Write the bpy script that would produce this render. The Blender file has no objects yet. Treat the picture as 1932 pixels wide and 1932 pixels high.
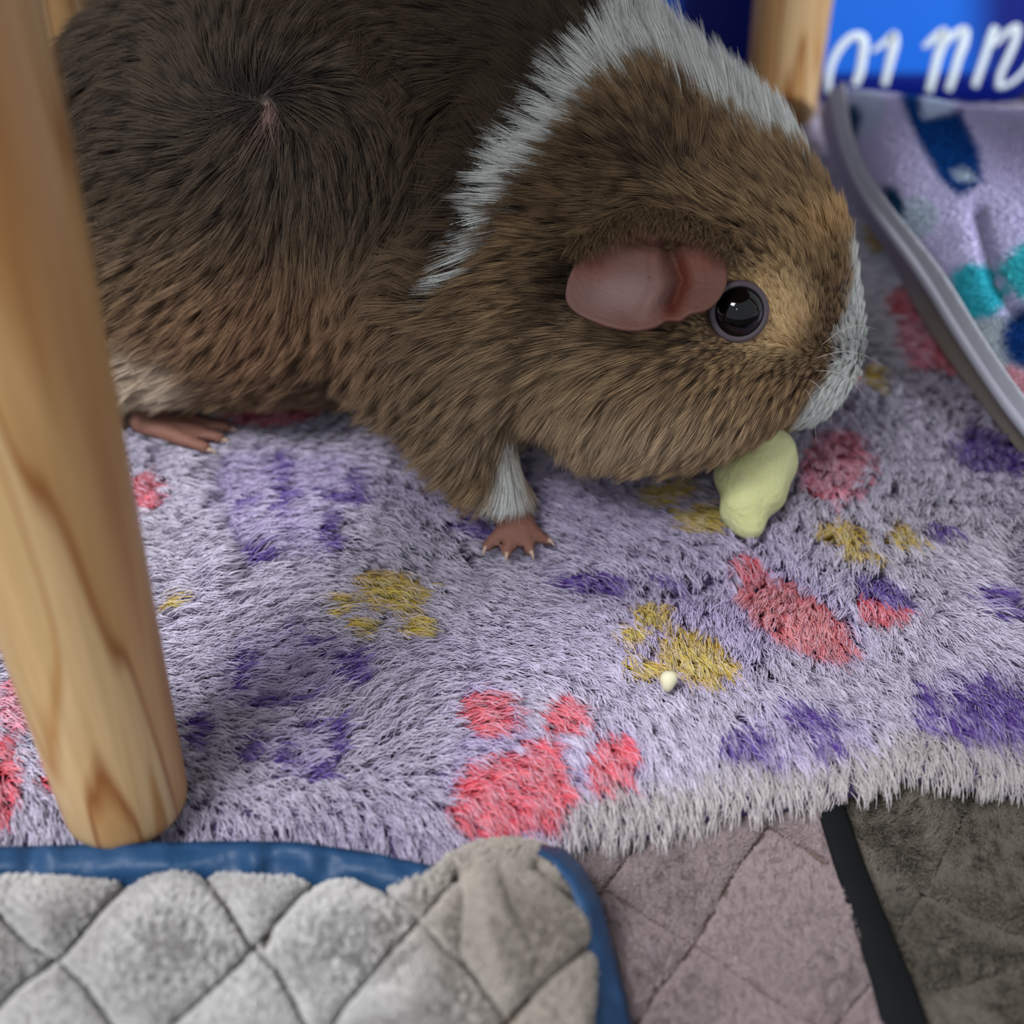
import bpy, math, random
import numpy as np
from mathutils import Vector, Matrix
from mathutils.bvhtree import BVHTree
from mathutils.kdtree import KDTree

sc = bpy.context.scene
COL = sc.collection
rng = np.random.default_rng(7)

# ------------------------------------------------------------------ camera
CAM = np.array([0.0, -0.2068, 0.1736])
PITCH = math.radians(40)
FOC = 2000.0
cR = np.array([1.0, 0, 0]); cF = np.array([0, math.cos(PITCH), -math.sin(PITCH)]); cU = np.array([0, math.sin(PITCH), math.cos(PITCH)])
cam_d = bpy.data.cameras.new('camera'); cam = bpy.data.objects.new('camera', cam_d); COL.objects.link(cam)
cam.location = CAM; cam.rotation_euler = (math.radians(90) - PITCH, 0, 0)
cam_d.sensor_width = 36; cam_d.lens = 36 * FOC / 1932; cam_d.clip_start = 0.005
cam_d.dof.use_dof = True; cam_d.dof.focus_distance = 0.235; cam_d.dof.aperture_fstop = 8.0
sc.camera = cam

# ------------------------------------------------------------------ light
w = bpy.data.worlds.new('world'); sc.world = w; w.use_nodes = True
bg = w.node_tree.nodes['Background']; bg.inputs[0].default_value = (0.88, 0.93, 1.0, 1); bg.inputs[1].default_value = 0.85

def area(name, loc, target, size, power, color):
    l = bpy.data.lights.new(name, 'AREA'); l.energy = power; l.size = size; l.color = color
    o = bpy.data.objects.new(name, l); COL.objects.link(o); o.location = loc
    o.rotation_euler = (Vector(target) - Vector(loc)).to_track_quat('-Z', 'Y').to_euler()
    return o
area('window_light', (-0.44, -0.46, 1.05), (0, 0, 0), 0.40, 19.5, (0.95, 0.97, 1.0))
def spot(name, loc, target, cone, size, power, color):
    l = bpy.data.lights.new(name, 'SPOT'); l.energy = power; l.spot_size = math.radians(cone); l.spot_blend = .7; l.shadow_soft_size = size; l.color = color
    o = bpy.data.objects.new(name, l); COL.objects.link(o); o.location = loc
    o.rotation_euler = (Vector(target) - Vector(loc)).to_track_quat('-Z', 'Y').to_euler()
spot('fill_spot', (0.42, -0.42, 0.29), (0.215, 0.25, 0.01), 38, 0.05, 32, (0.92, 0.95, 1.0))  # added spot that brightens cushion and package; no such lamp in view
area('eye_glint_light', (-0.12, -0.72, 0.62), (0, 0, 0), 0.03, 0.35, (1, 1, 1))  # small light added behind the camera for the glint in the eye
sc.view_settings.view_transform = 'Standard'; sc.view_settings.look = 'None'
sc.view_settings.exposure = -0.22; sc.view_settings.gamma = 1.0; sc.view_settings.use_curve_mapping = False
sc.cycles.use_denoising = True
sc.cycles_curves.shape = 'RIBBONS' if hasattr(sc, 'cycles_curves') else None
sc.cycles.max_bounces = 6; sc.cycles.diffuse_bounces = 3

# ------------------------------------------------------------------ projection helpers (design aid: turns sizes read off the photo into metres)
def ray(px, py):
    px = np.asarray(px, float); py = np.asarray(py, float)
    return cF + ((px - 966) / FOC)[..., None] * cR - ((py - 966) / FOC)[..., None] * cU
def onz(px, py, z=0.0):
    d = ray(px, py); t = (np.asarray(z, float) - CAM[2]) / d[..., 2]
    return CAM + d * t[..., None]
def ony(px, py, y):
    d = ray(px, py); t = (np.asarray(y, float) - CAM[1]) / d[..., 1]
    return CAM + d * t[..., None]
def ondepth(px, py, dep):
    return CAM + ray(px, py) * np.asarray(dep, float)[..., None]
def proj(P):
    q = np.asarray(P) - CAM; d = q @ cF
    return 966 + FOC * (q @ cR) / d, 966 - FOC * (q @ cU) / d
def srgb(r, g, b):
    c = np.array([r, g, b], float) / 255
    return np.where(c <= 0.04045, c / 12.92, ((c + 0.055) / 1.055) ** 2.4)
def smooth(a, b, x):
    t = np.clip((x - a) / (b - a), 0, 1); return t * t * (3 - 2 * t)

# ------------------------------------------------------------------ noise
_perm = rng.permutation(4096)
_val = rng.random(4096)
def vnoise(P, freq=1.0, seed=0):
    Q = np.asarray(P, float) * freq + 100.0 + seed * 17.3
    I = np.floor(Q).astype(np.int64); F = Q - I; F = F * F * (3 - 2 * F)
    out = 0
    for dx in (0, 1):
        for dy in (0, 1):
            for dz in (0, 1):
                h = _perm[(I[..., 0] + dx) % 4096]; h = _perm[(h + I[..., 1] + dy) % 4096]; h = _perm[(h + I[..., 2] + dz) % 4096]
                wt = (F[..., 0] if dx else 1 - F[..., 0]) * (F[..., 1] if dy else 1 - F[..., 1]) * (F[..., 2] if dz else 1 - F[..., 2])
                out = out + wt * _val[h]
    return out
def xyz(x, y, z=0.0):
    x, y, z = np.broadcast_arrays(np.asarray(x, float), y, z); return np.stack([x, y, z], -1)
def seg_dist(x, y, pts):
    d = np.full(np.shape(x), 1e9)
    for (x0, y0), (x1, y1) in zip(pts[:-1], pts[1:]):
        vx, vy = x1 - x0, y1 - y0; L = vx * vx + vy * vy + 1e-12
        t = np.clip(((x - x0) * vx + (y - y0) * vy) / L, 0, 1)
        d = np.minimum(d, np.hypot(x - x0 - t * vx, y - y0 - t * vy))
    return d
def ell(x, y, cx, cy, rx, ry, rot=0):
    a = math.radians(rot); dx, dy = x - cx, y - cy
    u = dx * math.cos(a) + dy * math.sin(a); v = -dx * math.sin(a) + dy * math.cos(a)
    return np.sqrt((u / rx) ** 2 + (v / ry) ** 2)

# ------------------------------------------------------------------ materials
def mat(name, rough=0.8, color=None, attr=None, sss=0.0, spec=0.3, sheen=0.0, bump=None, coat=0.0):
    m = bpy.data.materials.new(name); m.use_nodes = True; nt = m.node_tree
    b = nt.nodes['Principled BSDF']; b.inputs['Roughness'].default_value = rough
    b.inputs['Specular IOR Level'].default_value = spec
    if sheen: b.inputs['Sheen Weight'].default_value = sheen
    if coat: b.inputs['Coat Weight'].default_value = coat; b.inputs['Coat Roughness'].default_value = 0.03
    if sss:
        b.inputs['Subsurface Weight'].default_value = sss; b.inputs['Subsurface Radius'].default_value = (1, .4, .25); b.inputs['Subsurface Scale'].default_value = 0.003
    if color is not None: b.inputs['Base Color'].default_value = (*color, 1)
    if attr:
        a = nt.nodes.new('ShaderNodeAttribute'); a.attribute_name = attr; nt.links.new(a.outputs['Color'], b.inputs['Base Color'])
    if bump:
        scale, dist = bump
        tc = nt.nodes.new('ShaderNodeTexCoord'); n = nt.nodes.new('ShaderNodeTexNoise'); n.inputs['Scale'].default_value = scale; n.inputs['Detail'].default_value = 4
        bp = nt.nodes.new('ShaderNodeBump'); bp.inputs['Distance'].default_value = dist; bp.inputs['Strength'].default_value = 0.8
        nt.links.new(tc.outputs['Object'], n.inputs['Vector']); nt.links.new(n.outputs['Fac'], bp.inputs['Height']); nt.links.new(bp.outputs['Normal'], b.inputs['Normal'])
    return m
M_hair = mat('fur_strands', 0.6, attr='col', spec=0.25)
M_pile = mat('pile_strands', 0.85, attr='col', spec=0.1)
M_col = mat('coloured_skin', 0.8, attr='col', spec=0.1)
M_skin = mat('bare_skin', 0.6, attr='col', spec=0.2, sss=0.1, bump=(900, 0.0004))
M_fleece = mat('fleece_backing', 0.95, attr='col', spec=0.05, bump=(1200, 0.0006))

# ------------------------------------------------------------------ object helpers
def link(o, parent=None, label=None, cat=None, kind=None, group=None):
    COL.objects.link(o)
    if parent is not None: o.parent = parent
    if label: o['label'] = label
    if cat: o['category'] = cat
    if kind: o['kind'] = kind
    if group: o['group'] = group
    return o
def mesh(name, V, F, m, parent=None, col=None, flat=False, **kw):
    me = bpy.data.meshes.new(name); me.from_pydata(np.asarray(V).tolist(), [], [list(map(int, f)) for f in F]); me.update()
    if not flat: me.polygons.foreach_set('use_smooth', [True] * len(me.polygons))
    if col is not None:
        a = me.color_attributes.new('col', 'FLOAT_COLOR', 'POINT'); c = np.ones((len(V), 4), np.float32); c[:, :3] = col; a.data.foreach_set('color', c.ravel())
    me.materials.append(m)
    return link(bpy.data.objects.new(name, me), parent, **kw)
def empty(name, loc=(0, 0, 0), **kw):
    o = bpy.data.objects.new(name, None); o.empty_display_size = 0.02; link(o, **kw); return o      # parts keep world coordinates
def grid_faces(nu, nv, wrap=False):
    F = []
    for i in range(nu - (0 if wrap else 1)):
        for j in range(nv - 1):
            a = i * nv + j; b = ((i + 1) % nu) * nv + j; F.append((a, b, b + 1, a + 1))
    return F
def hairs(name, P, R, C, m, parent=None, **kw):
    N, K, _ = P.shape
    hc = bpy.data.hair_curves.new(name); hc.add_curves([K] * N)
    hc.points.foreach_set('position', np.ascontiguousarray(P, np.float32).ravel())
    ra = hc.attributes.get('radius') or hc.attributes.new('radius', 'FLOAT', 'POINT')
    ra.data.foreach_set('value', np.ascontiguousarray(np.broadcast_to(R, (N, K)), np.float32).ravel())
    ca = hc.attributes.new('col', 'FLOAT_COLOR', 'POINT'); c = np.ones((N, K, 4), np.float32); c[..., :3] = C
    ca.data.foreach_set('color', c.ravel())
    hc.materials.append(m)
    return link(bpy.data.objects.new(name, hc), parent, kind='stuff', **kw)
def tri_data(o):
    me = o.data; me.calc_loop_triangles()
    T = np.empty(len(me.loop_triangles) * 3, np.int64); me.loop_triangles.foreach_get('vertices', T); T = T.reshape(-1, 3)
    V = np.empty(len(me.vertices) * 3); me.vertices.foreach_get('co', V); V = V.reshape(-1, 3)
    N = np.empty(len(me.vertices) * 3); me.vertices.foreach_get('normal', N); N = N.reshape(-1, 3)
    return V, N, T
def sample(o, n, dens=None):
    V, N, T = tri_data(o)
    A = np.linalg.norm(np.cross(V[T[:, 1]] - V[T[:, 0]], V[T[:, 2]] - V[T[:, 0]]), axis=1)
    if dens is not None: A = A * dens(V[T].mean(1), N[T].mean(1))
    idx = rng.choice(len(T), n, p=A / A.sum())
    r1 = np.sqrt(rng.random(n)); r2 = rng.random(n); w3 = np.stack([1 - r1, r1 * (1 - r2), r1 * r2], 1)
    P = (V[T[idx]] * w3[..., None]).sum(1); Q = (N[T[idx]] * w3[..., None]).sum(1)
    return P, Q / np.linalg.norm(Q, axis=1, keepdims=True)
def nrm(v): return v / (np.linalg.norm(v, axis=-1, keepdims=True) + 1e-12)
def in_view(P, margin=150):
    x, y = proj(P); return ((x > -margin) & (x < 1932 + margin) & (y > -margin) & (y < 1932 + margin)).astype(float)

# surface nets over a signed distance field
def surface_nets(f, lo, hi, h):
    ax = [np.arange(lo[i], hi[i] + h, h) for i in range(3)]
    n = [len(a) for a in ax]
    D = np.empty(n, np.float32)
    Y, Z = np.meshgrid(ax[1], ax[2], indexing='ij')
    for i, x in enumerate(ax[0]): D[i] = f(np.stack([np.full_like(Y, x), Y, Z], -1))
    S = D < 0
    corner = [(a, b, c) for a in (0, 1) for b in (0, 1) for c in (0, 1)]
    def sl(A, o): return A[o[0]:n[0] - 1 + o[0], o[1]:n[1] - 1 + o[1], o[2]:n[2] - 1 + o[2]]
    cnt = sum(sl(S, o).astype(np.int8) for o in corner)
    act = (cnt > 0) & (cnt < 8); cells = np.argwhere(act)
    acc = np.zeros((len(cells), 3)); num = np.zeros(len(cells))
    for a in corner:
        for k in range(3):
            if a[k]: continue
            b = list(a); b[k] = 1
            da = D[tuple((cells + a).T)]; db = D[tuple((cells + b).T)]
            cr = (da < 0) != (db < 0); t = np.where(cr, da / np.where(cr, da - db, 1), 0)
            p = np.array(a, float)[None] + t[:, None] * (np.array(b) - np.array(a))
            acc += p * cr[:, None]; num += cr
    V = (cells + acc / num[:, None]) * h + np.array(lo)
    vid = -np.ones(act.shape, np.int64); vid[tuple(cells.T)] = np.arange(len(cells))
    F = []
    for k in range(3):
        u, v = (k + 1) % 3, (k + 2) % 3
        E = [slice(None)] * 3; E2 = [slice(None)] * 3; E[k] = slice(0, n[k] - 1); E2[k] = slice(1, n[k])
        s0 = S[tuple(E)]; s1 = S[tuple(E2)]
        for flip, msk in ((False, s0 & ~s1), (True, ~s0 & s1)):
            e = np.argwhere(msk); e = e[(e[:, u] > 0) & (e[:, v] > 0) & (e[:, u] < n[u] - 1) & (e[:, v] < n[v] - 1)]
            q = []
            for du, dv in ((-1, -1), (0, -1), (0, 0), (-1, 0)):
                c = e.copy(); c[:, u] += du; c[:, v] += dv; q.append(vid[tuple(c.T)])
            q = np.stack(q, 1)
            if flip: q = q[:, ::-1]
            F.append(q)
    return V, np.concatenate(F)
def sd_ell(P, c, r, rz=0, ry=0):
    Q = P - np.array(c)
    if rz or ry:
        R = np.array(Matrix.Rotation(rz, 3, 'Z') @ Matrix.Rotation(ry, 3, 'Y')); Q = Q @ R
    r = np.array(r); k0 = np.linalg.norm(Q / r, axis=-1); k1 = np.linalg.norm(Q / (r * r), axis=-1) + 1e-9
    return k0 * (k0 - 1) / k1
def sd_cap(P, a, b, ra, rb):
    a, b = np.array(a), np.array(b); ab = b - a
    t = np.clip(((P - a) @ ab) / (ab @ ab), 0, 1)
    return np.linalg.norm(P - a - t[..., None] * ab, axis=-1) - (ra + (rb - ra) * t)
def smin(a, b, k):
    h = np.clip(0.5 + 0.5 * (b - a) / k, 0, 1); return b + (a - b) * h - k * h * (1 - h)

# ================================================================== SETTING
Mf = mat('floor_board', 0.6, color=srgb(70, 62, 56))
mesh('floor', [(-1.5, -1.2, -.03), (1.5, -1.2, -.03), (1.5, 1.5, -.03), (-1.5, 1.5, -.03)], [(0, 1, 2, 3)], Mf, kind='structure')
Mw = mat('wall_paint', 0.9, color=srgb(120, 125, 140))
mesh('wall_back', [(-1.5, 1.5, -.03), (1.5, 1.5, -.03), (1.5, 1.5, 1.6), (-1.5, 1.5, 1.6)], [(0, 1, 2, 3)], Mw, kind='structure')

# ================================================================== LAVENDER PAW PRINT MAT
edge_px = np.array([(-900, 1575), (-300, 1585), (0, 1580), (400, 1580), (700, 1600), (850, 1625), (950, 1612), (1060, 1598), (1150, 1572), (1250, 1562), (1330, 1540), (1450, 1512), (1560, 1500), (1640, 1478), (1720, 1452), (1800, 1462), (1932, 1484), (2200, 1500), (2700, 1480)], float)
edge_px[:, 1] -= 32 * (edge_px[:, 0] > 1000)
edge_w = onz(edge_px[:, 0], edge_px[:, 1], -.003)
def yedge(x): return np.interp(x, edge_w[:, 0], edge_w[:, 1])
def mat_z(x, y):
    P = xyz(x, y); px, py = proj(xyz(x, y, 0.0))
    z = -0.0045 + 0.0035 * (vnoise(P, 22, 1) - .5) + 0.0022 * (vnoise(P, 55, 2) - .5)
    # creases and swells read off the photograph
    z = z - 0.0045 * np.exp(-(seg_dist(px, py, [(375, 880), (390, 980), (430, 1085)]) / 24) ** 2)
    z = z + 0.004 * np.exp(-(seg_dist(px, py, [(330, 900), (350, 1000), (390, 1090)]) / 45) ** 2)
    z = z - 0.0025 * np.exp(-(seg_dist(px, py, [(440, 1095), (700, 1070), (860, 1055)]) / 28) ** 2)
    z = z + 0.0035 * np.exp(-(seg_dist(px, py, [(470, 1010), (600, 1000), (800, 990)]) / 60) ** 2)
    z = z - 0.006 * np.exp(-(seg_dist(px, py, [(1880, 1010), (1900, 1100), (1945, 1260)]) / 30) ** 2)
    z = z + 0.006 * np.exp(-(seg_dist(px, py, [(1960, 900), (1985, 1050)]) / 70) ** 2)
    z = z - 0.003 * np.exp(-(seg_dist(px, py, [(1020, 1110), (1200, 1090), (1420, 1075), (1500, 1100)]) / 25) ** 2)
    z = z - 0.002 * np.exp(-((ell(px, py, 960, 1040, 150, 50)) ** 2))
    return z
mat_root = empty('fleece_mat', label='lavender long-pile fleece mat with red, yellow and purple paw prints', cat='mat')
xs = np.linspace(-.42, .46, 250); ts = np.linspace(0, 1, 190) ** 1.25
X = np.repeat(xs[:, None], len(ts), 1); Yg = yedge(X) + ts[None] * (0.30 - yedge(X))
Zg = mat_z(X, Yg)
ez = np.clip((Yg - yedge(X)) / 0.010, 0, 1); Zg = Zg - 0.0045 * (1 - np.sqrt(1 - (1 - ez) ** 2))
sk = [(-.000, .0075), (.001, .011)]
Xs = np.concatenate([X[:, :1], X[:, :1], X], 1); Ys = np.concatenate([Yg[:, :1] + .004, Yg[:, :1] - .0005, Yg], 1); Zs = np.concatenate([Zg[:, :1] * 0 - .0155, Zg[:, :1] * 0 - .012, Zg], 1)
V = np.stack([Xs, Ys, Zs], -1).reshape(-1, 3)
mat_o = mesh('backing', V, [f for f in grid_faces(250, 192)], M_fleece, mat_root, col=np.broadcast_to(srgb(92, 80, 118), (len(V), 3)))

RED = (srgb(205, 38, 62), srgb(226, 128, 136)); PINK = (srgb(215, 90, 115), srgb(238, 185, 198)); YEL = (srgb(194, 156, 14), srgb(210, 192, 92)); PUR = (srgb(72, 34, 128), srgb(98, 68, 156))
SAL = (srgb(205, 84, 92), srgb(224, 150, 150))
prints = [
    (950, 1500, 116, 72, -8, RED), (905, 1530, 72, 48, 0, RED), (1010, 1480, 55, 85, -20, RED), (893, 1362, 55, 42, -15, RED), (1045, 1355, 46, 38, 10, RED), (1138, 1440, 50, 58, 15, RED),
    (1495, 1168, 118, 55, 32, SAL), (1400, 1075, 34, 20, 30, RED), (1650, 1150, 42, 36, 0, RED),
    (1565, 885, 66, 68, 0, PINK), (1735, 640, 62, 72, 35, PINK), (1760, 680, 40, 24, 55, RED), (1700, 585, 48, 34, 0, RED),
    (495, 797, 100, 30, -6, RED), (262, 945, 36, 36, 0, RED), (22, 1345, 48, 48, 0, PINK), (-5, 1480, 32, 85, 0, RED), (85, 1465, 20, 22, 0, RED),
    (718, 1130, 72, 42, 5, YEL), (610, 1158, 26, 21, 0, YEL), (663, 1197, 27, 20, 0, YEL), (760, 1197, 34, 20, 20, YEL),
    (1297, 1242, 68, 48, 20, YEL), (1228, 1163, 42, 22, -5, YEL), (1178, 1203, 34, 24, 0, YEL), (1195, 1266, 38, 20, 20, YEL),
    (1582, 1012, 44, 26, 10, YEL), (1690, 1015, 27, 20, 0, YEL), (1620, 1055, 40, 14, 0, YEL), (1210, 950, 30, 22, 0, YEL), (1264, 932, 30, 20, 0, YEL), (1292, 988, 56, 24, 0, YEL),
    (1632, 455, 22, 45, 0, YEL), (1632, 722, 16, 24, 0, YEL), (303, 1158, 14, 20, 0, YEL),
    (508, 900, 22, 28, 20, PUR), (512, 965, 16, 34, 0, PUR), (652, 940, 18, 34, -20, PUR), (610, 962, 46, 10, 10, PUR), (604, 1030, 17, 34, -10, PUR), (470, 1070, 28, 14, 10, PUR), (440, 975, 16, 12, 0, PUR),
    (640, 1290, 24, 36, -30, PUR), (560, 1235, 50, 8, 30, PUR), (430, 1290, 8, 40, 0, PUR), (500, 1345, 80, 8, -4, PUR), (618, 1425, 15, 46, 10, PUR), (580, 1395, 26, 9, 20, PUR), (590, 1472, 26, 12, -20, PUR), (455, 1425, 22, 24, 0, PUR), (520, 1445, 7, 26, 0, PUR), (350, 1390, 20, 30, 0, PUR),
    (1495, 1345, 45, 24, 30, PUR), (1540, 1385, 20, 40, 0, PUR), (1395, 1400, 40, 30, -25, PUR), (1440, 1440, 24, 16, 30, PUR), (1530, 1460, 60, 16, 5, PUR), (1726, 1352, 19, 62, -5, PUR), (1830, 1340, 62, 60, 30, PUR), (1910, 1345, 30, 40, 0, PUR), (1860, 1420, 70, 34, 20, PUR), (1855, 1148, 52, 22, 30, PUR),
    (1850, 855, 56, 36, 0, PUR), (1905, 870, 30, 30, 0, PUR), (1760, 1010, 20, 14, 0, PUR), (1085, 1112, 75, 16, -5, PUR), (1250, 1100, 30, 12, 0, PUR), (870, 1010, 40, 14, 10, PUR), (1655, 1120, 50, 16, 20, PUR),
]
halos = [(600, 935, 75, 60, 0), (560, 1030, 70, 50, 0), (450, 960, 95, 100, 0), (520, 1290, 150, 80, 0), (560, 1430, 75, 55, 0), (950, 1480, 150, 110, 0), (1490, 1400, 150, 80, 0), (1830, 1350, 140, 110, 0), (1495, 1160, 150, 80, 30), (1297, 1220, 160, 90, 0), (1140, 1440, 75, 80, 0), (893, 1362, 75, 62, 0)]
def flow_dir(P):
    a = (vnoise(P, 9, 5) - .5) * 5.0 + (vnoise(P, 28, 6) - .5) * 2.2 - 0.5
    return a
def make_pile(N):
    x0 = rng.random(N * 3) * .76 - .36; y0 = -.14 + rng.random(N * 3) * .44
    keep = (y0 > yedge(x0) - .0005) & (in_view(xyz(x0, y0, 0.), 900) > 0) & ((in_view(xyz(x0, y0, 0.), 160) > 0) | (rng.random(N * 3) < .4))
    # thin with distance, hidden under the animal is thinned too
    px, py = proj(xyz(x0, y0, 0.)); dep = (xyz(x0, y0, 0.) - CAM) @ cF
    pk = np.clip((0.24 / dep) ** 1.4, 0.15, 1)
    hid = ell(px, py, 650, 350, 560, 360) < 1
    pk = np.where(hid, .25, pk); keep &= rng.random(len(x0)) < pk
    x = x0[keep][:N]; y = y0[keep][:N]; N = len(x)
    P0 = xyz(x, y, mat_z(x, y)); ez = np.clip((y - yedge(x)) / 0.010, 0, 1)
    P0[:, 2] -= 0.0045 * (1 - np.sqrt(1 - (1 - ez) ** 2))
    # tufts
    M = N // 13; pick = rng.choice(N, M, replace=False); kd = KDTree(M)
    for i, k in enumerate(pick): kd.insert((x[k], y[k], 0), i)
    kd.balance(); cid = np.array([kd.find((a_, b_, 0))[1] for a_, b_ in zip(x, y)])
    rt = rng.random((M, 3))[cid]; r1, r2, r3 = rt.T
    cx = x[pick][cid]; cy = y[pick][cid]
    a = flow_dir(xyz(cx, cy, 0.)) + (r3 - .5) * 1.1
    ed = y - yedge(x)
    we = np.exp(-np.clip(ed, 0, 1) / .012)
    dx = np.cos(a) * (1 - we) + (r1 - .5) * .5 * we; dy = np.sin(a) * (1 - we) - we * 1.0
    L = 0.0075 * (.7 + .4 * r2) * (1 - .42 * we) * (.75 + .5 * rng.random(N))
    lean = .72 + .35 * r3 * (1 - we) + .2 * we; up = np.sqrt(np.clip(1.15 - lean ** 2, .08, 1)) * (1 - .7 * we)
    tip = xyz(cx, cy, P0[:, 2]) + np.stack([dx * lean, dy * lean, up], 1) * L[:, None] + (rng.random((N, 3)) - .5) * .0016
    own = P0 + np.stack([dx * lean, dy * lean, up], 1) * L[:, None] + (rng.random((N, 3)) - .5) * .0018
    tip = own * .5 + tip * .5
    s = np.array([0, .28, .55, .8, 1.0])
    mid_up = np.stack([np.zeros(N), np.zeros(N), L * .55 * (1 - .3 * we)], 1)
    Pk = P0[:, None] + (tip - P0)[:, None] * (s ** 1.25)[None, :, None] + mid_up[:, None] * (s * (1 - s) * 1.9)[None, :, None]
    Pk[..., 2] -= (we[:, None] * s ** 2 * .0025)
    wob = (rng.random((N, 1, 3)) - .5) * .0014; Pk += wob * np.sin(s * 5)[None, :, None]
    R = np.array([1, .95, .85, .65, .25])[None] * (0.000115 * (.7 + .6 * rng.random(N)))[:, None]
    # colours
    px, py = proj(P0)
    px = px + (vnoise(P0, 160, 11) - .5) * 16; py = py + (vnoise(P0, 160, 12) - .5) * 12
    tone = (.85 + .3 * vnoise(P0, 30, 13))[:, None] * (.9 + .2 * r1)[:, None]
    base = np.broadcast_to(srgb(120, 110, 136), (N, 3)).copy(); tipc = np.broadcast_to(srgb(210, 203, 220), (N, 3)).copy()
    grey = smooth(.3, .7, vnoise(P0, 18, 14))[:, None]; viol = smooth(.5, .85, vnoise(P0, 26, 15))[:, None]
    base = base * (1 - viol * .6) + srgb(104, 80, 140) * viol * .6; tipc = tipc * (1 - viol * .35) + srgb(184, 166, 208) * viol * .35
    tipc = tipc * (1 - grey * .6) + srgb(208, 203, 206) * grey * .6; base = base * (1 - grey * .6) + srgb(132, 128, 144) * grey * .6
    kw_ = (.75 * np.exp(-ell(px, py, 1640, 560, 75, 190) ** 4))[:, None]; base = base * (1 - kw_) + srgb(170, 168, 186) * kw_; tipc = tipc * (1 - kw_) + srgb(226, 226, 234) * kw_
    for (ax_, ay_, rx, ry, rot) in halos:
        k = (1 - smooth(.75, 1.1, ell(px, py, ax_, ay_, rx, ry, rot)))[:, None] * .55
        base = base * (1 - k) + srgb(96, 62, 150) * k; tipc = tipc * (1 - k * .5) + srgb(190, 168, 218) * k * .5
    for (ax_, ay_, rx, ry, rot, (cb, ct)) in prints:
        ee = smooth(.45, .95, ell(px, py, ax_, ay_, rx, ry, rot))[:, None] * .65; ct = ct * (1 - ee) + cb * ee
        k = (1 - smooth(.88, 1.06, ell(px, py, ax_, ay_, rx * (1.03 if cb is not PUR[0] else 1.2), ry * (1.03 if cb is not PUR[0] else 1.2), rot)))[:, None]
        mx = .7 * rng.random((N, 1)) ** 1.6
        base = base * (1 - k) + cb * k; tipc = tipc * (1 - k) + (ct * (1 - mx) + srgb(215, 205, 225) * mx) * k
    # undyed cream fringe along the cut front edge
    kf = ((1 - smooth(.005, .010, ed + (r1 - .5) * .003)) * smooth(1040, 1090, px))[:, None]
    base = base * (1 - kf) + srgb(142, 132, 134) * kf; tipc = tipc * (1 - kf) + srgb(198, 190, 190) * kf
    g = np.array([0, .3, .6, .9, 1.0])[None, :, None]
    C = (base[:, None] * (1 - g) + tipc[:, None] * g) * tone[:, None]
    hairs('pile', Pk, R, C, M_pile, mat_root)
make_pile(480000)

# ================================================================== QUILTED PADS
def patch(name, left, right, top, bottom, zf, m, parent, nu=160, nv=120, colf=None, under=True, **kw):
    """surface whose rows run between two outlines (functions of t) read off the photograph; z from zf"""
    v = np.linspace(0, 1, nv); u = np.linspace(0, 1, nu)
    U, W = np.meshgrid(u, v, indexing='ij')
    return U, W
def interp_poly(pts, t):
    pts = np.array(pts, float); d = np.r_[0, np.cumsum(np.hypot(*np.diff(pts, axis=0).T))]; d /= d[-1]
    return np.interp(t, d, pts[:, 0]), np.interp(t, d, pts[:, 1])
def seam_lined(cf, seams, k, seam_col):
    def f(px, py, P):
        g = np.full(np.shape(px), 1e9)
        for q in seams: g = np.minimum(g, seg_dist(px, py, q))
        m = np.exp(-(g / 9) ** 4)[:, None]; return cf(px, py, P) * k * (1 - m) + seam_col * m  # darker line along each seam
    return f
def fabric_grid(name, PX, PY, zf, m, parent=None, colf=None, thick=0.003, **kw):
    nu, nv = PX.shape; Z = zf(PX, PY); P = onz(PX, PY, Z).reshape(-1, 3)
    col = None if colf is None else colf(PX.ravel(), PY.ravel(), P)
    F = np.array(grid_faces(nu, nv))
    # orient up
    a, b, c = P[F[0][0]], P[F[0][1]], P[F[0][2]]
    if np.cross(b - a, c - a)[2] < 0: F = F[:, ::-1]
    o = mesh(name, P, F, m, parent, col=col, **kw)
    if thick:
        s = o.modifiers.new('thickness', 'SOLIDIFY'); s.thickness = thick; s.offset = -1
    return o
def short_pile(o, n, L, r, colf, parent, curl=.5, lean=.5, clump=.0016, seams=()):
    P, Nn = sample(o, n, dens=lambda c, _n: .12 + .88 * in_view(c, 60))
    if seams:
        px, py = proj(P); g = np.full(n, 1e9)
        for q in seams: g = np.minimum(g, seg_dist(px, py, q))
        k = g > 2 + 7 * vnoise(P, 400, 23); P, Nn = P[k], Nn[k]; n = len(P); g = g[k]
    a = (vnoise(P, 60, 21) - .5) * 9
    ci = np.floor((P + (vnoise(P, 400, 22)[:, None] - .5) * .001) / clump).astype(np.int64)
    hsh = _perm[(_perm[(_perm[ci[:, 0] % 4096] + ci[:, 1]) % 4096] + ci[:, 2]) % 4096]; rr = _val[hsh]
    a = a + rr * 3
    d = nrm(Nn + lean * np.stack([np.cos(a), np.sin(a), a * 0], 1) + curl * (rng.random((n, 3)) - .5))
    Lr = L * (.6 + .8 * rr * rng.random(n) + .2)
    if seams: Lr = Lr * (.45 + .55 * smooth(8, 30, g))
    s = np.array([0, .5, 1.0]); Pk = P[:, None] + d[:, None] * (s[None] * Lr[:, None])[..., None]
    Pk[:, 1] += (rng.random((n, 3)) - .5) * L * .35
    px, py = proj(P); C = colf(px, py, P) * (.82 + .3 * rr)[:, None]
    C = C[:, None] * np.array([.62, .95, 1.1])[None, :, None]
    hairs('pile', Pk, np.array([1, .9, .5])[None] * r, C, M_pile, parent)

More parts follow.
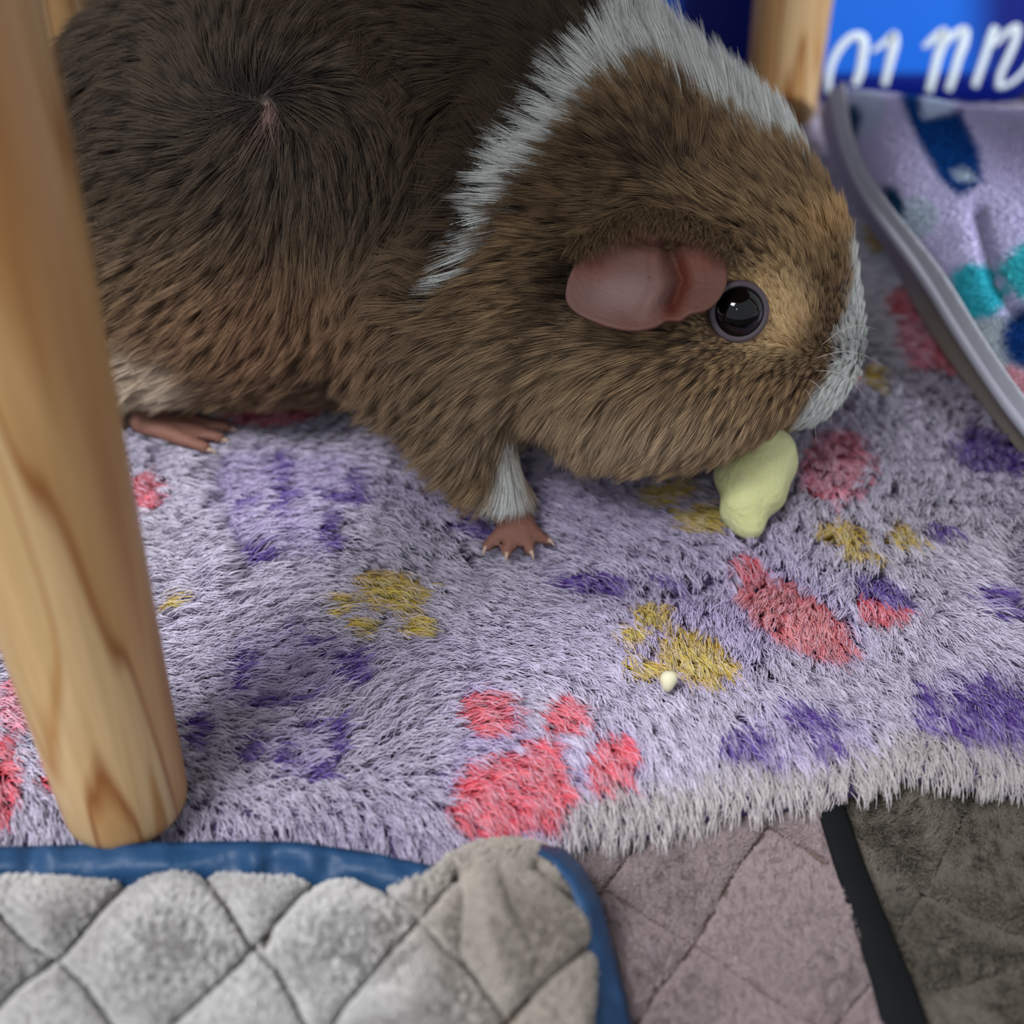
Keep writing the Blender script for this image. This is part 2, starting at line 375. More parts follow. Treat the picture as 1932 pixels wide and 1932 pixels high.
# --- light grey quilted pad, bottom left
qa = empty('quilted_pad', label='pale grey quilted sherpa pad with shiny blue binding, bottom left corner folded up', cat='quilted pad')
topA = [(-260, 1668), (0, 1660), (120, 1665), (240, 1668), (330, 1650), (400, 1650), (480, 1662), (600, 1668), (730, 1678), (790, 1655), (850, 1622), (900, 1600), (960, 1592), (1010, 1598), (1060, 1622)]
rightA = [(1060, 1622), (1085, 1660), (1105, 1720), (1116, 1800), (1112, 1880), (1100, 1960), (1080, 2060), (1060, 2160)]
tA = np.linspace(0, 1, 240); txA, tyA = interp_poly(topA, tA)
groA = [[(-60, 1960), (40, 1860), (120, 1805), (190, 1720), (250, 1665)], [(0, 1730), (60, 1790), (110, 1812), (160, 1860), (215, 1940), (280, 2040)], [(330, 1932), (420, 1850), (480, 1790), (560, 1700), (600, 1668)],
        [(380, 1650), (430, 1715), (470, 1785), (520, 1830), (560, 1900), (590, 1960)], [(600, 1990), (650, 1900), (720, 1815), (790, 1740), (860, 1660)], [(700, 1668), (760, 1710), (830, 1780), (900, 1850), (960, 1932)],
        [(500, 1790), (520, 1740), (570, 1690)], [(900, 1990), (990, 1890), (1100, 1790)], [(1010, 1640), (1080, 1700)], [(950, 1950), (1000, 1890)]]
foldA = [(865, 1640), (880, 1700), (870, 1780), (900, 1850)]
def dA(px, py):
    d1 = np.interp(px, np.array(topA)[:, 0], np.array(topA)[:, 1]); d1 = py - d1
    rp = np.array(rightA); d2 = np.interp(py, rp[:, 1], rp[:, 0]) - px
    return np.clip(np.minimum(d1, d2), 0, None)
def zA(px, py):
    e = np.clip(dA(px, py) / 70, 0, 1); z = -.003 + .010 * np.sqrt(1 - (1 - e) ** 2)
    z = z + .006 * np.exp(-ell(px, py, 970, 1720, 150, 150) ** 2) * e ** .5
    g = np.full(np.shape(px), 1e9)
    for q in groA: g = np.minimum(g, seg_dist(px, py, q))
    z = z - .0042 * np.exp(-(g / 10) ** 2) + .0034 * (1 - np.exp(-(g / 60) ** 2))
    z = z - .0055 * np.exp(-(seg_dist(px, py, foldA) / 13) ** 2) + .004 * np.exp(-(seg_dist(px, py, [(915, 1640), (930, 1740), (960, 1830)]) / 32) ** 2)
    z = z - .004 * np.exp(-(seg_dist(px, py, [(930, 1630), (960, 1720), (1000, 1790)]) / 10) ** 2)
    z = z + .0006 * (vnoise(xyz(px, py), 1 / 40, 31) - .5) + .0003 * (vnoise(xyz(px, py), 1 / 12, 32) - .5)
    return z
vA = np.linspace(0, 1, 170) ** 1.15
PXA = np.repeat(txA[:, None], 170, 1); PYA = tyA[:, None] + vA[None] * (2130 - tyA)[:, None]
rx_at = np.interp(PYA, np.array(rightA)[:, 1], np.array(rightA)[:, 0])
PXA = -260 + (PXA + 260) / (1060 + 260) * (rx_at + 260)
def colA(px, py, P):
    k = (vnoise(P, 45, 33) * .7 + vnoise(P, 160, 34) * .3)[:, None]; wv = smooth(650, 1000, px + (vnoise(P, 40, 35) - .5) * 200)[:, None]
    c = srgb(206, 203, 201) * (1 - k * .25) + srgb(168, 164, 162) * k * .25
    return c * (1 - wv) + srgb(172, 162, 152) * wv
qa_o = fabric_grid('padded_top', PXA, PYA, zA, M_fleece, qa, colf=seam_lined(colA, groA, .75, srgb(134, 120, 108)))
short_pile(qa_o, 200000, .0012, .00009, colA, qa, clump=.0007, lean=.7, seams=groA)
M_satin = mat('blue_satin', 0.5, color=srgb(32, 66, 102), spec=0.3, bump=(160, 0.0012))
def ribbon(name, A, B, za, zb, m, parent, n=90, k=9, bulge=.002, wr=0.0008, **kw):
    t = np.linspace(0, 1, n); ax_, ay_ = interp_poly(A, t); bx_, by_ = interp_poly(B, t)
    s = np.linspace(0, 1, k); PX = ax_[:, None] * (1 - s) + bx_[:, None] * s; PY = ay_[:, None] * (1 - s) + by_[:, None] * s
    Z = np.broadcast_to(np.interp(t, np.linspace(0, 1, len(za)), za)[:, None] * (1 - s) + np.interp(t, np.linspace(0, 1, len(zb)), zb)[:, None] * s, PX.shape) + bulge * np.sin(s * math.pi)[None]
    Z = Z + wr * (vnoise(xyz(PX, PY), 1 / 35, 41) - .5) * 2
    return fabric_grid(name, PX, PY, lambda a, b: Z, m, parent, thick=.0012, **kw)
ribbon('binding', [(-300, 1598), (0, 1597), (180, 1592), (340, 1588), (470, 1586), (560, 1588), (700, 1608), (850, 1640)], [(-300, 1690), (0, 1682), (240, 1690), (400, 1672), (600, 1690), (730, 1700), (790, 1680), (860, 1650)],
       [.003, .003, .003, .003, .002, .000], [-.001, -.001, -.002, -.002, -.003, -.004], M_satin, qa, bulge=.002, wr=.0016, label='shiny blue binding')
ribbon('binding', [(1020, 1592), (1065, 1600), (1100, 1635), (1135, 1700), (1160, 1800), (1180, 1880), (1192, 1932), (1225, 2130)], [(1020, 1605), (1040, 1625), (1075, 1670), (1092, 1730), (1104, 1800), (1098, 1880), (1088, 1950), (1050, 2130)],
       [.004, .002, -.006, -.010, -.010], [.010, .006, -.002, -.004, -.004], M_satin, qa, bulge=.002, label='shiny blue binding')

# --- taupe pad in the middle
qb = empty('quilted_pad', label='flat taupe pink quilted pad edged in black, bottom centre under the mat fringe', cat='quilted pad')
strapL = [(1515, 1380), (1545, 1540), (1572, 1630), (1608, 1740), (1645, 1860), (1662, 1932), (1705, 2100)]
strapR = [(1560, 1380), (1598, 1530), (1628, 1620), (1668, 1720), (1722, 1850), (1752, 1932), (1815, 2100)]
groB = [[(1500, 1480), (1450, 1562), (1385, 1650), (1312, 1785), (1240, 1870), (1180, 1970)], [(1060, 1630), (1130, 1672), (1230, 1735), (1312, 1785), (1420, 1860), (1560, 1950)], [(1450, 1562), (1500, 1592), (1560, 1630)], [(1640, 1860), (1570, 1945)], [(1040, 1760), (1140, 1680), (1200, 1600)]]
def zB(px, py):
    g = np.full(np.shape(px), 1e9)
    for q in groB: g = np.minimum(g, seg_dist(px, py, q))
    return -.0135 - .0022 * np.exp(-(g / 9) ** 2) + .0022 * (1 - np.exp(-(g / 60) ** 2)) + .001 * (vnoise(xyz(px, py), 1 / 90, 51) - .5)
v = np.linspace(0, 1, 130); lx, ly = interp_poly(strapL, v)
PYB = np.broadcast_to(ly[None], (150, 130)); PXB = 930 + np.linspace(0, 1, 150)[:, None] * (lx[None] + 6 - 930)
def colB(px, py, P):
    k = vnoise(P, 60, 52)[:, None]; return srgb(164, 146, 148) * (1 - .25 * k) + srgb(140, 130, 122) * .25 * k
qb_o = fabric_grid('padded_top', PXB, PYB, zB, M_fleece, qb, colf=seam_lined(colB, groB, .8, srgb(112, 94, 90)))
short_pile(qb_o, 110000, .0013, .00008, colB, qb, curl=.6, lean=.9, clump=.0011, seams=groB)
M_black = mat('black_tape', 0.75, color=srgb(16, 18, 20), spec=.15)
ribbon('binding', strapL, strapR, [-.0112] * 2, [-.0125] * 2, M_black, qb, bulge=.0012, wr=.0002, label='black fabric binding')
# --- charcoal pad at right
qc = empty('quilted_pad', label='dark charcoal quilted pad at bottom right beyond the black binding', cat='quilted pad')
groC = [[(1600, 1560), (1660, 1620), (1742, 1690), (1830, 1730), (1990, 1790)], [(1840, 1500), (1790, 1600), (1742, 1690), (1690, 1765)], [(1990, 1810), (1850, 1850), (1760, 1880)], [(1930, 1560), (1990, 1520)]]
def zC(px, py):
    g = np.full(np.shape(px), 1e9)
    for q in groC: g = np.minimum(g, seg_dist(px, py, q))
    return -.019 - .003 * np.exp(-(g / 9) ** 2) + .003 * (1 - np.exp(-(g / 50) ** 2)) + .002 * (vnoise(xyz(px, py), 1 / 60, 61) - .5)
rx_, ry_ = interp_poly(strapR, v); PYC = np.broadcast_to(ry_[None], (120, 130)); PXC = (rx_[None] - 25) + np.linspace(0, 1, 120)[:, None] * (2250 - rx_[None])
def colC(px, py, P):
    k = vnoise(P, 70, 62)[:, None]; return srgb(114, 106, 94) * (1 - .4 * k) + srgb(72, 70, 70) * .4 * k
qc_o = fabric_grid('padded_top', PXC, PYC, zC, M_fleece, qc, colf=seam_lined(colC, groC, .7, srgb(56, 52, 48)))
short_pile(qc_o, 90000, .0022, .0001, colC, qc, lean=.8, clump=.0016, seams=groC)

# ================================================================== WOODEN STOOL
stool = empty('stool', label='round-legged pale pine stool standing over the guinea pig', cat='stool')
def wood_mat():
    m = bpy.data.materials.new('pine_wood'); m.use_nodes = True; nt = m.node_tree; N = nt.nodes; L = nt.links
    b = N['Principled BSDF']; b.inputs['Roughness'].default_value = .38; b.inputs['Specular IOR Level'].default_value = .4
    tc = N.new('ShaderNodeTexCoord'); mp = N.new('ShaderNodeMapping'); mp.inputs['Scale'].default_value = (1, 1, .09); mp.inputs['Rotation'].default_value = (0.06, .05, 0)
    n = N.new('ShaderNodeTexNoise'); n.inputs['Scale'].default_value = 70; n.inputs['Detail'].default_value = 2; n.inputs['Roughness'].default_value = .4
    L.new(tc.outputs['Object'], mp.inputs[0]); L.new(mp.outputs[0], n.inputs['Vector'])
    r = N.new('ShaderNodeValToRGB'); cr = r.color_ramp
    cr.elements[0].position = .30; cr.elements[0].color = (*srgb(172, 122, 72), 1); cr.elements[1].position = .72; cr.elements[1].color = (*srgb(192, 158, 112), 1)
    for p, c in ((.42, (192, 152, 102)), (.485, (184, 142, 92)), (.51, (142, 88, 44)), (.535, (198, 164, 118)), (.60, (204, 172, 128)), (.63, (174, 128, 78)), (.66, (196, 162, 114))):
        e = cr.elements.new(p); e.color = (*srgb(*c), 1)
    L.new(n.outputs['Fac'], r.inputs[0])
    mp2 = N.new('ShaderNodeMapping'); mp2.inputs['Scale'].default_value = (1, 1, .02); n2 = N.new('ShaderNodeTexNoise'); n2.inputs['Scale'].default_value = 900; n2.inputs['Detail'].default_value = 3
    L.new(tc.outputs['Object'], mp2.inputs[0]); L.new(mp2.outputs[0], n2.inputs['Vector'])
    r2 = N.new('ShaderNodeValToRGB'); r2.color_ramp.elements[0].color = (.86, .84, .8, 1); r2.color_ramp.elements[1].color = (1, 1, 1, 1); r2.color_ramp.elements[0].position = .35; r2.color_ramp.elements[1].position = .6
    L.new(n2.outputs['Fac'], r2.inputs[0])
    mx = N.new('ShaderNodeMix'); mx.data_type = 'RGBA'; mx.blend_type = 'MULTIPLY'; mx.inputs['Factor'].default_value = 1
    L.new(r.outputs[0], mx.inputs['A']); L.new(r2.outputs[0], mx.inputs['B']); L.new(mx.outputs['Result'], b.inputs['Base Color'])
    return m
M_wood = wood_mat()
def lathe(name, prof, base, top, m, parent, n=64, **kw):
    base, top = Vector(base), Vector(top); L = (top - base).length
    V = []; 
    for a in range(n):
        t = 2 * math.pi * a / n
        for r, h in prof: V.append((r * math.cos(t), r * math.sin(t), h))
    nv = len(prof); F = grid_faces(n, nv, wrap=True)
    F.append([a * nv for a in range(n)][::-1]); F.append([a * nv + nv - 1 for a in range(n)])
    o = mesh(name, V, F, m, parent, **kw)
    o.matrix_parent_inverse = Matrix()
    o.matrix_local = Matrix.Translation(base) @ (top - base).to_track_quat('Z', 'Y').to_matrix().to_4x4()
    return o
def leg(base, top, r0, r1):
    base, top = Vector(base), Vector(top); L = (top - base).length
    prof = [(r0 * .80, 0), (r0 * .93, .0006), (r0 * .985, .002), (r0, .004)] + [(r0 + (r1 - r0) * t, .004 + (L - .004) * t) for t in np.linspace(.05, 1, 14)]
    return lathe('leg', prof, base, top, M_wood, stool)
seat_z = 0.34
leg((-.0734, -.0877, .000), (-.0670, -.052, seat_z), .0114, .0205)
leg((.1235, .285, -.002), (.096, .235, seat_z), .0160, .0200)
leg((-.176, .222, -.002), (-.146, .190, seat_z), .0145, .0195)
leg((.234, -.02, -.001), (.195, .01, seat_z), .0112, .0195)
# rounded seat board, out of view, made oversize for the shade it casts
def seat():
    c = np.array([.028, .092]); ang = math.atan2(.288, .167)
    V = []; n = 96; R0 = .25
    prof = [(0, 0), (.9, 0), (.97, .002), (1, .008), (1, .014), (.97, .020), (.9, .022), (0, .022)]
    for a in range(n):
        t = 2 * math.pi * a / n
        for r, h in prof: V.append((c[0] + R0 * r * math.cos(t), c[1] + R0 * r * math.sin(t), seat_z - .002 + h))
    mesh('seat', V, grid_faces(n, len(prof), wrap=True), M_wood, stool)
seat()

# ================================================================== BLUE PACKAGE
pk = empty('package', label='glossy blue package with white script lettering at the back behind the stool leg', cat='package')
Y0 = .318
XL, XR, ZB, ZT = -.02, (1905 - 966) / 2000 * .535 + .012, -.016, .20
def pack_y(x, z):
    ex = np.clip((XR - x) / .030, 0, 1); ez_ = np.clip((z - ZB) / .022, 0, 1); el = np.clip((x - XL) / .02, 0, 1)
    f = lambda e: 1 - np.sqrt(np.clip(1 - (1 - e) ** 2, 0, 1))
    return Y0 + .028 * f(ex) + .022 * f(ez_) + .015 * f(el)
xs = np.r_[np.linspace(XL, XL + .02, 16), np.linspace(XL + .025, XR - .032, 60), XR - .030 * (np.linspace(1, 0, 24) ** 1.7)]; zs = np.r_[ZB + .022 * np.linspace(0, 1, 20) ** 1.7, np.linspace(ZB + .026, ZT, 40)]
Xp, Zp = np.meshgrid(xs, zs, indexing='ij'); Yp = pack_y(Xp, Zp)
V = np.stack([Xp, Yp, Zp], -1).reshape(-1, 3)
qx, qy = proj(V)
blue = srgb(22, 100, 208); shade_blue = srgb(10, 26, 112)  # darker blue: shade painted in beside the leg, at the right and below
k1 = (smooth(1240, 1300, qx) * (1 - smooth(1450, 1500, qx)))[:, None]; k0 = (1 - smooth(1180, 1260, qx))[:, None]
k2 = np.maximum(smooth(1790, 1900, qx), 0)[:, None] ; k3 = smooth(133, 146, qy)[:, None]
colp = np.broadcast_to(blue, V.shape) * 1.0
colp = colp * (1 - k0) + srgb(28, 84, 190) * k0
for k in (k1, k2, k3): colp = colp * (1 - k) + shade_blue * k
M_pack = mat('shade_painted_plastic', .32, attr='col', spec=.4)
F = np.array(grid_faces(len(xs), len(zs)))
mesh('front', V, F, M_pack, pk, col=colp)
yb = Y0 + .12
bx = [(XL, Y0 + .015, ZB + .01), (XR, Y0 + .028, ZB + .01), (XR, yb, ZB + .01), (XL, yb, ZB + .01), (XL, Y0 + .015, ZT), (XR, Y0 + .028, ZT), (XR, yb, ZT), (XL, yb, ZT)]
mesh('sides', bx, [(1, 2, 6, 5), (2, 3, 7, 6), (3, 0, 4, 7), (4, 5, 6, 7), (0, 3, 2, 1)], mat('shaded_blue_plastic', .4, color=shade_blue), pk, flat=True)  # sides take the same shade-darkened blue
# lettering: strokes read off the photograph, laid on the curved front
M_white = mat('white_print', .5, color=srgb(222, 232, 238))
def on_pack(px, py):
    P = ony(np.array(px, float), np.array(py, float), Y0)
    for _ in range(6): P = ony(np.array(px, float), np.array(py, float), pack_y(P[:, 0], P[:, 2]) - .00025)
    return P
def catmull(pts, n=8):
    p = np.array(pts, float); p = np.vstack([2 * p[0] - p[1], p, 2 * p[-1] - p[-2]]); out = []
    for i in range(1, len(p) - 2):
        for t in np.linspace(0, 1, n, endpoint=False):
            out.append(.5 * ((2 * p[i]) + (-p[i - 1] + p[i + 1]) * t + (2 * p[i - 1] - 5 * p[i] + 4 * p[i + 1] - p[i + 2]) * t * t + (-p[i - 1] + 3 * p[i] - 3 * p[i + 1] + p[i + 2]) * t ** 3))
    out.append(p[-2]); return np.array(out)
def stroke(pts):
    q = catmull(pts); x, y, wd = q.T; tx, ty = np.gradient(x), np.gradient(y); l = np.hypot(tx, ty) + 1e-6; nx, ny = -ty / l, tx / l
    A = on_pack(x + nx * wd / 2, y + ny * wd / 2); B = on_pack(x - nx * wd / 2, y - ny * wd / 2)
    n = len(q); V = np.vstack([A, B]); return V, [(i, i + 1, n + i + 1, n + i) for i in range(n - 1)]
def glyph(strokes):
    Vs, Fs, off = [], [], 0
    for i, s in enumerate(strokes):
        V, F = stroke(s); V = V - np.array([0, .00003 * i, 0]); Vs.append(V); Fs += [tuple(a + off for a in f) for f in F]; off += len(V)
    o = mesh('letter', np.vstack(Vs), Fs, M_white, pk)
    s = o.modifiers.new('thickness', 'SOLIDIFY'); s.thickness = .0001
glyph([[(1597, 205, 9), (1570, 190, 12), (1563, 160, 13), (1568, 125, 14), (1582, 95, 15), (1603, 72, 15), (1622, 68, 18), (1630, 80, 20), (1628, 105, 18), (1622, 138, 17), (1612, 162, 14)]])
glyph([[(1645, 98, 7), (1662, 86, 11), (1680, 71, 14), (1687, 66, 16), (1687, 82, 20), (1682, 105, 18), (1674, 138, 15), (1668, 162, 13)]])
glyph([[(1742, 90, 9), (1758, 76, 14), (1775, 62, 16), (1782, 60, 16), (1780, 78, 20), (1770, 105, 18), (1760, 145, 16), (1752, 175, 14)], [(1778, 88, 9), (1795, 70, 14), (1815, 57, 16), (1822, 60, 16), (1818, 82, 19), (1808, 110, 17), (1798, 145, 15), (1788, 172, 14)]])
glyph([[(1880, 50, 16), (1871, 68, 17), (1862, 95, 15), (1850, 130, 14), (1838, 165, 13)]])
glyph([[(1876, 86, 8), (1895, 66, 11), (1914, 52, 13), (1920, 54, 14), (1916, 75, 14), (1904, 105, 13), (1888, 140, 12), (1884, 168, 13)], [(1886, 166, 9), (1906, 158, 9), (1926, 142, 9), (1945, 115, 9), (1955, 80, 9)]])
# white printed stripe above, seen over the animal's back
sx = np.linspace(940, 1200, 20); V = np.vstack([on_pack(sx, 12 - 10 * np.sin((sx - 940) / 260 * 2.6)), on_pack(sx, sx * 0 - 60)])
mesh('printed_stripe', V - np.array([0, .0001, 0]), [(i, i + 1, 21 + i, 20 + i) for i in range(19)], M_white, pk)

# ================================================================== FLEECE CUSHION at right
cu = empty('cushion', label='puffy lilac fleece cushion with blue, white and aqua print and grey piping', cat='cushion')
pip_px = np.array([(1572, 175), (1580, 235), (1600, 310), (1640, 390), (1700, 470), (1750, 540), (1800, 625), (1850, 700), (1900, 775), (1960, 850), (2060, 960)], float)
pip_z = np.array([.030, .030, .029, .027, .024, .021, .018, .015, .012, .009, .006])
in_px = np.array([(1600, 172), (1604, 235), (1622, 305), (1662, 378), (1724, 452), (1790, 530), (1836, 610), (1884, 690), (1940, 770), (2010, 850), (2110, 960)], float)
lo_px = np.array([(1545, 215), (1552, 260), (1580, 335), (1625, 410), (1690, 500), (1715, 565), (1775, 660), (1832, 735), (1885, 805), (1945, 880), (2040, 985)], float)
ncu = 90; tt = np.linspace(0, 1, ncu); src = np.linspace(0, 1, len(pip_z))
def sp(arr): return np.stack([np.interp(tt, src, arr[:, 0]), np.interp(tt, src, arr[:, 1])], 1)
def smooth_poly(a, it=25):
    a = a.copy()
    for _ in range(it): a[1:-1] = .25 * a[:-2] + .5 * a[1:-1] + .25 * a[2:]
    return a
zz = np.interp(tt, src, pip_z)
Pp = smooth_poly(onz(*sp(pip_px).T, zz)); Pi = smooth_poly(onz(*sp(in_px).T, zz + .003)); Pl = smooth_poly(onz(*sp(lo_px).T, zz * .12 + .0005))
# skirt wall down to the mat
s = np.linspace(0, 1, 10); W = Pl[:, None] * (1 - s)[None, :, None] + Pp[:, None] * s[None, :, None]
W[..., 2] += .004 * np.sin(s * math.pi)[None]
V = W.reshape(-1, 3); qx, qy = proj(V); kk = smooth(420, 640, qy)[:, None]; cw = srgb(150, 142, 162) * (1 - kk) + srgb(150, 140, 128) * kk
mesh('side_band', V, grid_faces(ncu, 10), M_fleece, cu, col=cw * (.9 + .2 * vnoise(V, 80, 71)[:, None]))
s = np.linspace(0, 1, 10); W = Pp[:, None] * (1 - s)[None, :, None] + Pi[:, None] * s[None, :, None]; W[..., 2] += .004 * np.sin(s * math.pi)[None]
mesh('edge_binding', W.reshape(-1, 3), grid_faces(ncu, 10), mat('grey_binding', .7, color=srgb(172, 174, 184), bump=(150, .001)), cu, label='wide grey edge binding')
def tube(name, pts, r, m, parent, k=10, **kw):
    pts = np.asarray(pts); n = len(pts); T = nrm(np.gradient(pts, axis=0)); up = np.array([0, 0, 1.]); A = nrm(np.cross(T, up)); B = np.cross(T, A)
    rr = np.broadcast_to(r, (n,)); a = np.linspace(0, 2 * math.pi, k, endpoint=False)
    V = pts[:, None] + (A[:, None] * np.cos(a)[None, :, None] + B[:, None] * np.sin(a)[None, :, None]) * rr[:, None, None]
    F = []
    for i in range(n - 1):
        for j in range(k): F.append((i * k + j, i * k + (j + 1) % k, (i + 1) * k + (j + 1) % k, (i + 1) * k + j))
    F.append(list(range(k))[::-1]); F.append([(n - 1) * k + j for j in range(k)])
    return mesh(name, V.reshape(-1, 3), F, m, parent, **kw)
tube('piping', Pp + np.array([0, 0, .001]), .0016, mat('grey_piping', .6, color=srgb(160, 160, 172)), cu, label='thin grey piping')
# puffed printed top
ns = 130; s = np.linspace(0, 1, ns)
dirv = np.array([1.0, .28, 0])
Wt = Pi[:, None] + np.array([1., 0, 0]) * (s ** 1.3)[None, :, None] * .24
dy0 = -1.25 * np.exp(-(tt / .22) ** 2) + .10
Wt[..., 1] += dy0[:, None] * (s ** 1.3)[None] * .24 * (1 + .6 * s[None] * np.exp(-(tt / .3) ** 2)[:, None])
rise = .030 * (1 - np.exp(-s * 7))[None] * np.clip(tt * 6, 0, 1)[:, None] ** .5 * (1 - .3 * tt)[:, None]
rearf = np.clip(tt / .12, 0, 1)[:, None]
Wt[..., 2] += rise + .006 * (vnoise(Wt, 30, 72) - .5) * np.clip(s * 5, 0, 1)[None]
# gather fold between the two aqua patches
V = Wt.reshape(-1, 3); qx, qy = proj(V)
V[:, 2] -= .006 * np.exp(-(seg_dist(qx, qy, [(1850, 400), (1870, 470), (1890, 540), (1925, 590)]) / 14) ** 2) * smooth(1750, 1830, qx)
qx, qy = proj(V)
c = np.broadcast_to(srgb(218, 216, 242), V.shape) * 1.0
kk = (vnoise(V, 40, 73))[:, None]; c = c * (1 - .4 * kk) + srgb(206, 188, 222) * .4 * kk
def paint(c, k, colr): k = k[:, None]; return c * (1 - k) + srgb(*colr) * k
def poly_mask(x, y, pts, soft=6):
    pts = np.array(pts, float); inside = np.zeros(len(x), bool); j = len(pts) - 1
    for i in range(len(pts)):
        xi, yi = pts[i]; xj, yj = pts[j]
        cnd = ((yi > y) != (yj > y)) & (x < (xj - xi) * (y - yi) / (yj - yi + 1e-12) + xi); inside ^= cnd; j = i
    d = seg_dist(x, y, [tuple(p) for p in pts] + [tuple(pts[0])])
    return np.clip(.5 + np.where(inside, d, -d) / (2 * soft), 0, 1)
c = paint(c, poly_mask(qx, qy, [(1605, 170), (1640, 160), (1672, 200), (1668, 230), (1640, 265), (1615, 250)]), (206, 214, 232))
c = paint(c, poly_mask(qx, qy, [(1601, 205), (1618, 202), (1630, 225), (1622, 255), (1612, 275), (1604, 240)]), (62, 96, 142))
c = paint(c, poly_mask(qx, qy, [(1672, 130), (1736, 130), (1740, 165), (1745, 225), (1812, 212), (1845, 280), (1855, 345), (1845, 352), (1810, 372), (1775, 340), (1735, 270), (1705, 200)]), (20, 78, 152))
c = paint(c, poly_mask(qx, qy, [(1742, 160), (1775, 170), (1800, 205), (1795, 218), (1745, 228), (1736, 200)]), (212, 224, 242))
c = paint(c, poly_mask(qx, qy, [(1795, 325), (1822, 318), (1850, 345), (1810, 345)], 4), (196, 210, 224))
c = paint(c, poly_mask(qx, qy, [(1690, 385), (1740, 370), (1775, 400), (1760, 440), (1715, 462), (1700, 440)]), (200, 212, 226))
c = paint(c, poly_mask(qx, qy, [(1664, 352), (1690, 355), (1710, 385), (1704, 415), (1688, 408)]), (30, 80, 120))
c = paint(c, poly_mask(qx, qy, [(1795, 520), (1830, 498), (1870, 505), (1895, 560), (1880, 598), (1830, 604), (1805, 560)]), (70, 200, 216))
c = paint(c, poly_mask(qx, qy, [(1890, 500), (1930, 460), (2000, 470), (2000, 600), (1930, 560), (1900, 545)]), (70, 196, 206))
c = paint(c, poly_mask(qx, qy, [(1830, 606), (1900, 600), (2010, 570), (2010, 720), (1900, 700), (1850, 660)]), (208, 218, 224))
c = paint(c, np.clip(1.3 - ell(qx, qy, 1935, 640, 40, 55) , 0, .5) * 2, (22, 70, 140))
c = paint(c, poly_mask(qx, qy, [(1870, 700), (1905, 690), (2010, 720), (2060, 860), (1950, 810)]), (232, 178, 190))
F = np.array(grid_faces(ncu, ns))
cuo = mesh('printed_top', V, F, M_fleece, cu, col=c)
def cush_pile():
    n = 60000; P, Nn = sample(cuo, n, dens=lambda cc, _n: .1 + .9 * in_view(cc, 40))
    Nn = np.where(Nn[:, 2:3] < 0, -Nn, Nn)
    BV = BVHTree.FromObject(cuo, bpy.context.evaluated_depsgraph_get()) if False else None
    kd = KDTree(len(V))
    for i, p in enumerate(V): kd.insert(p, i)
    kd.balance(); idx = np.array([kd.find(p)[1] for p in P]); C = c[idx]
    d = nrm(Nn + .9 * (rng.random((n, 3)) - .5) + np.array([-.3, -.5, 0])); s3 = np.array([0, .5, 1.])
    hairs('pile', P[:, None] + d[:, None] * (s3 * .0016)[None, :, None], np.array([1, .9, .5])[None] * .00012, C[:, None] * np.array([.95, 1.05, 1.1])[None, :, None] * np.ones((n, 1, 1)), M_pile, cu)
cush_pile()

# ================================================================== GUINEA PIG
pig = empty('guinea_pig', label='brown agouti guinea pig with a white collar and crest, chewing a green morsel', cat='guinea pig')
def pig_sdf(P):
    d = sd_ell(P, (-.078, .095, .051), (.055, .060, .051))
    d = smin(d, sd_ell(P, (-.044, .084, .055), (.056, .062, .056)), .02)
    d = smin(d, sd_ell(P, (-.008, .060, .050), (.050, .052, .049), .2), .02)
    d = smin(d, sd_ell(P, (.018, .050, .058), (.038, .040, .038)), .02)
    d = smin(d, sd_ell(P, (.046, .026, .048), (.030, .029, .030)), .014)
    d = smin(d, sd_ell(P, (.060, .034, .048), (.022, .024, .024)), .012)
    d = smin(d, sd_ell(P, (.046, .050, .056), (.0245, .027, .0245)), .012)
    d = smin(d, sd_ell(P, (-.065, .060, .036), (.055, .037, .030)), .014)
    d = smin(d, sd_ell(P, (.061, .026, .036), (.0215, .020, .020), 0, .5), .012)
    d = smin(d, sd_ell(P, (.0705, .027, .031), (.0155, .018, .0165)), .010)
    d = smin(d, sd_ell(P, (.036, .006, .035), (.028, .017, .018), -.1), .012)
    d = smin(d, sd_ell(P, (-.012, .022, .033), (.022, .020, .024)), .014)
    d = smin(d, sd_ell(P, (-.102, .056, .028), (.036, .026, .026)), .014)      # near thigh
    # near fore leg and paw
    d = smin(d, sd_cap(P, (-.010, .006, .020), (-.002, -.004, .007), .0085, .0045), .008)
    d = smin(d, sd_ell(P, (.001, -.0085, .0038), (.0048, .0045, .0028)), .004)
    for (x, y, l) in ((-.0062, -.0150, 0), (-.0012, -.0172, 0), (.0045, -.0165, 0), (.0085, -.0125, 0)):
        d = smin(d, sd_cap(P, (.001 + (x - .001) * .35, -.009 + (y + .009) * .3, .0038), (x, y, .0014), .0020, .0015), .0012)
    # far fore leg
    d = smin(d, sd_cap(P, (.020, .045, .020), (.026, .036, .003), .009, .005), .008)
    # near hind foot, long and flat
    d = smin(d, sd_cap(P, (-.122, .047, .008), (-.105, .039, .005), .008, .006), .006)
    for i, (x, y) in enumerate(((-.079, .034), (-.080, .029), (-.083, .0245))):
        d = smin(d, sd_cap(P, (-.103, .039 - i * .003, .0045), (x, y, .0022), .0028, .0017), .0014)
    return d
Vp, Fp = surface_nets(pig_sdf, (-.19, -.025, -.004), (.098, .172, .125), .0015)
px, py = proj(Vp)
skin = np.broadcast_to(srgb(52, 42, 34), Vp.shape) * 1.0
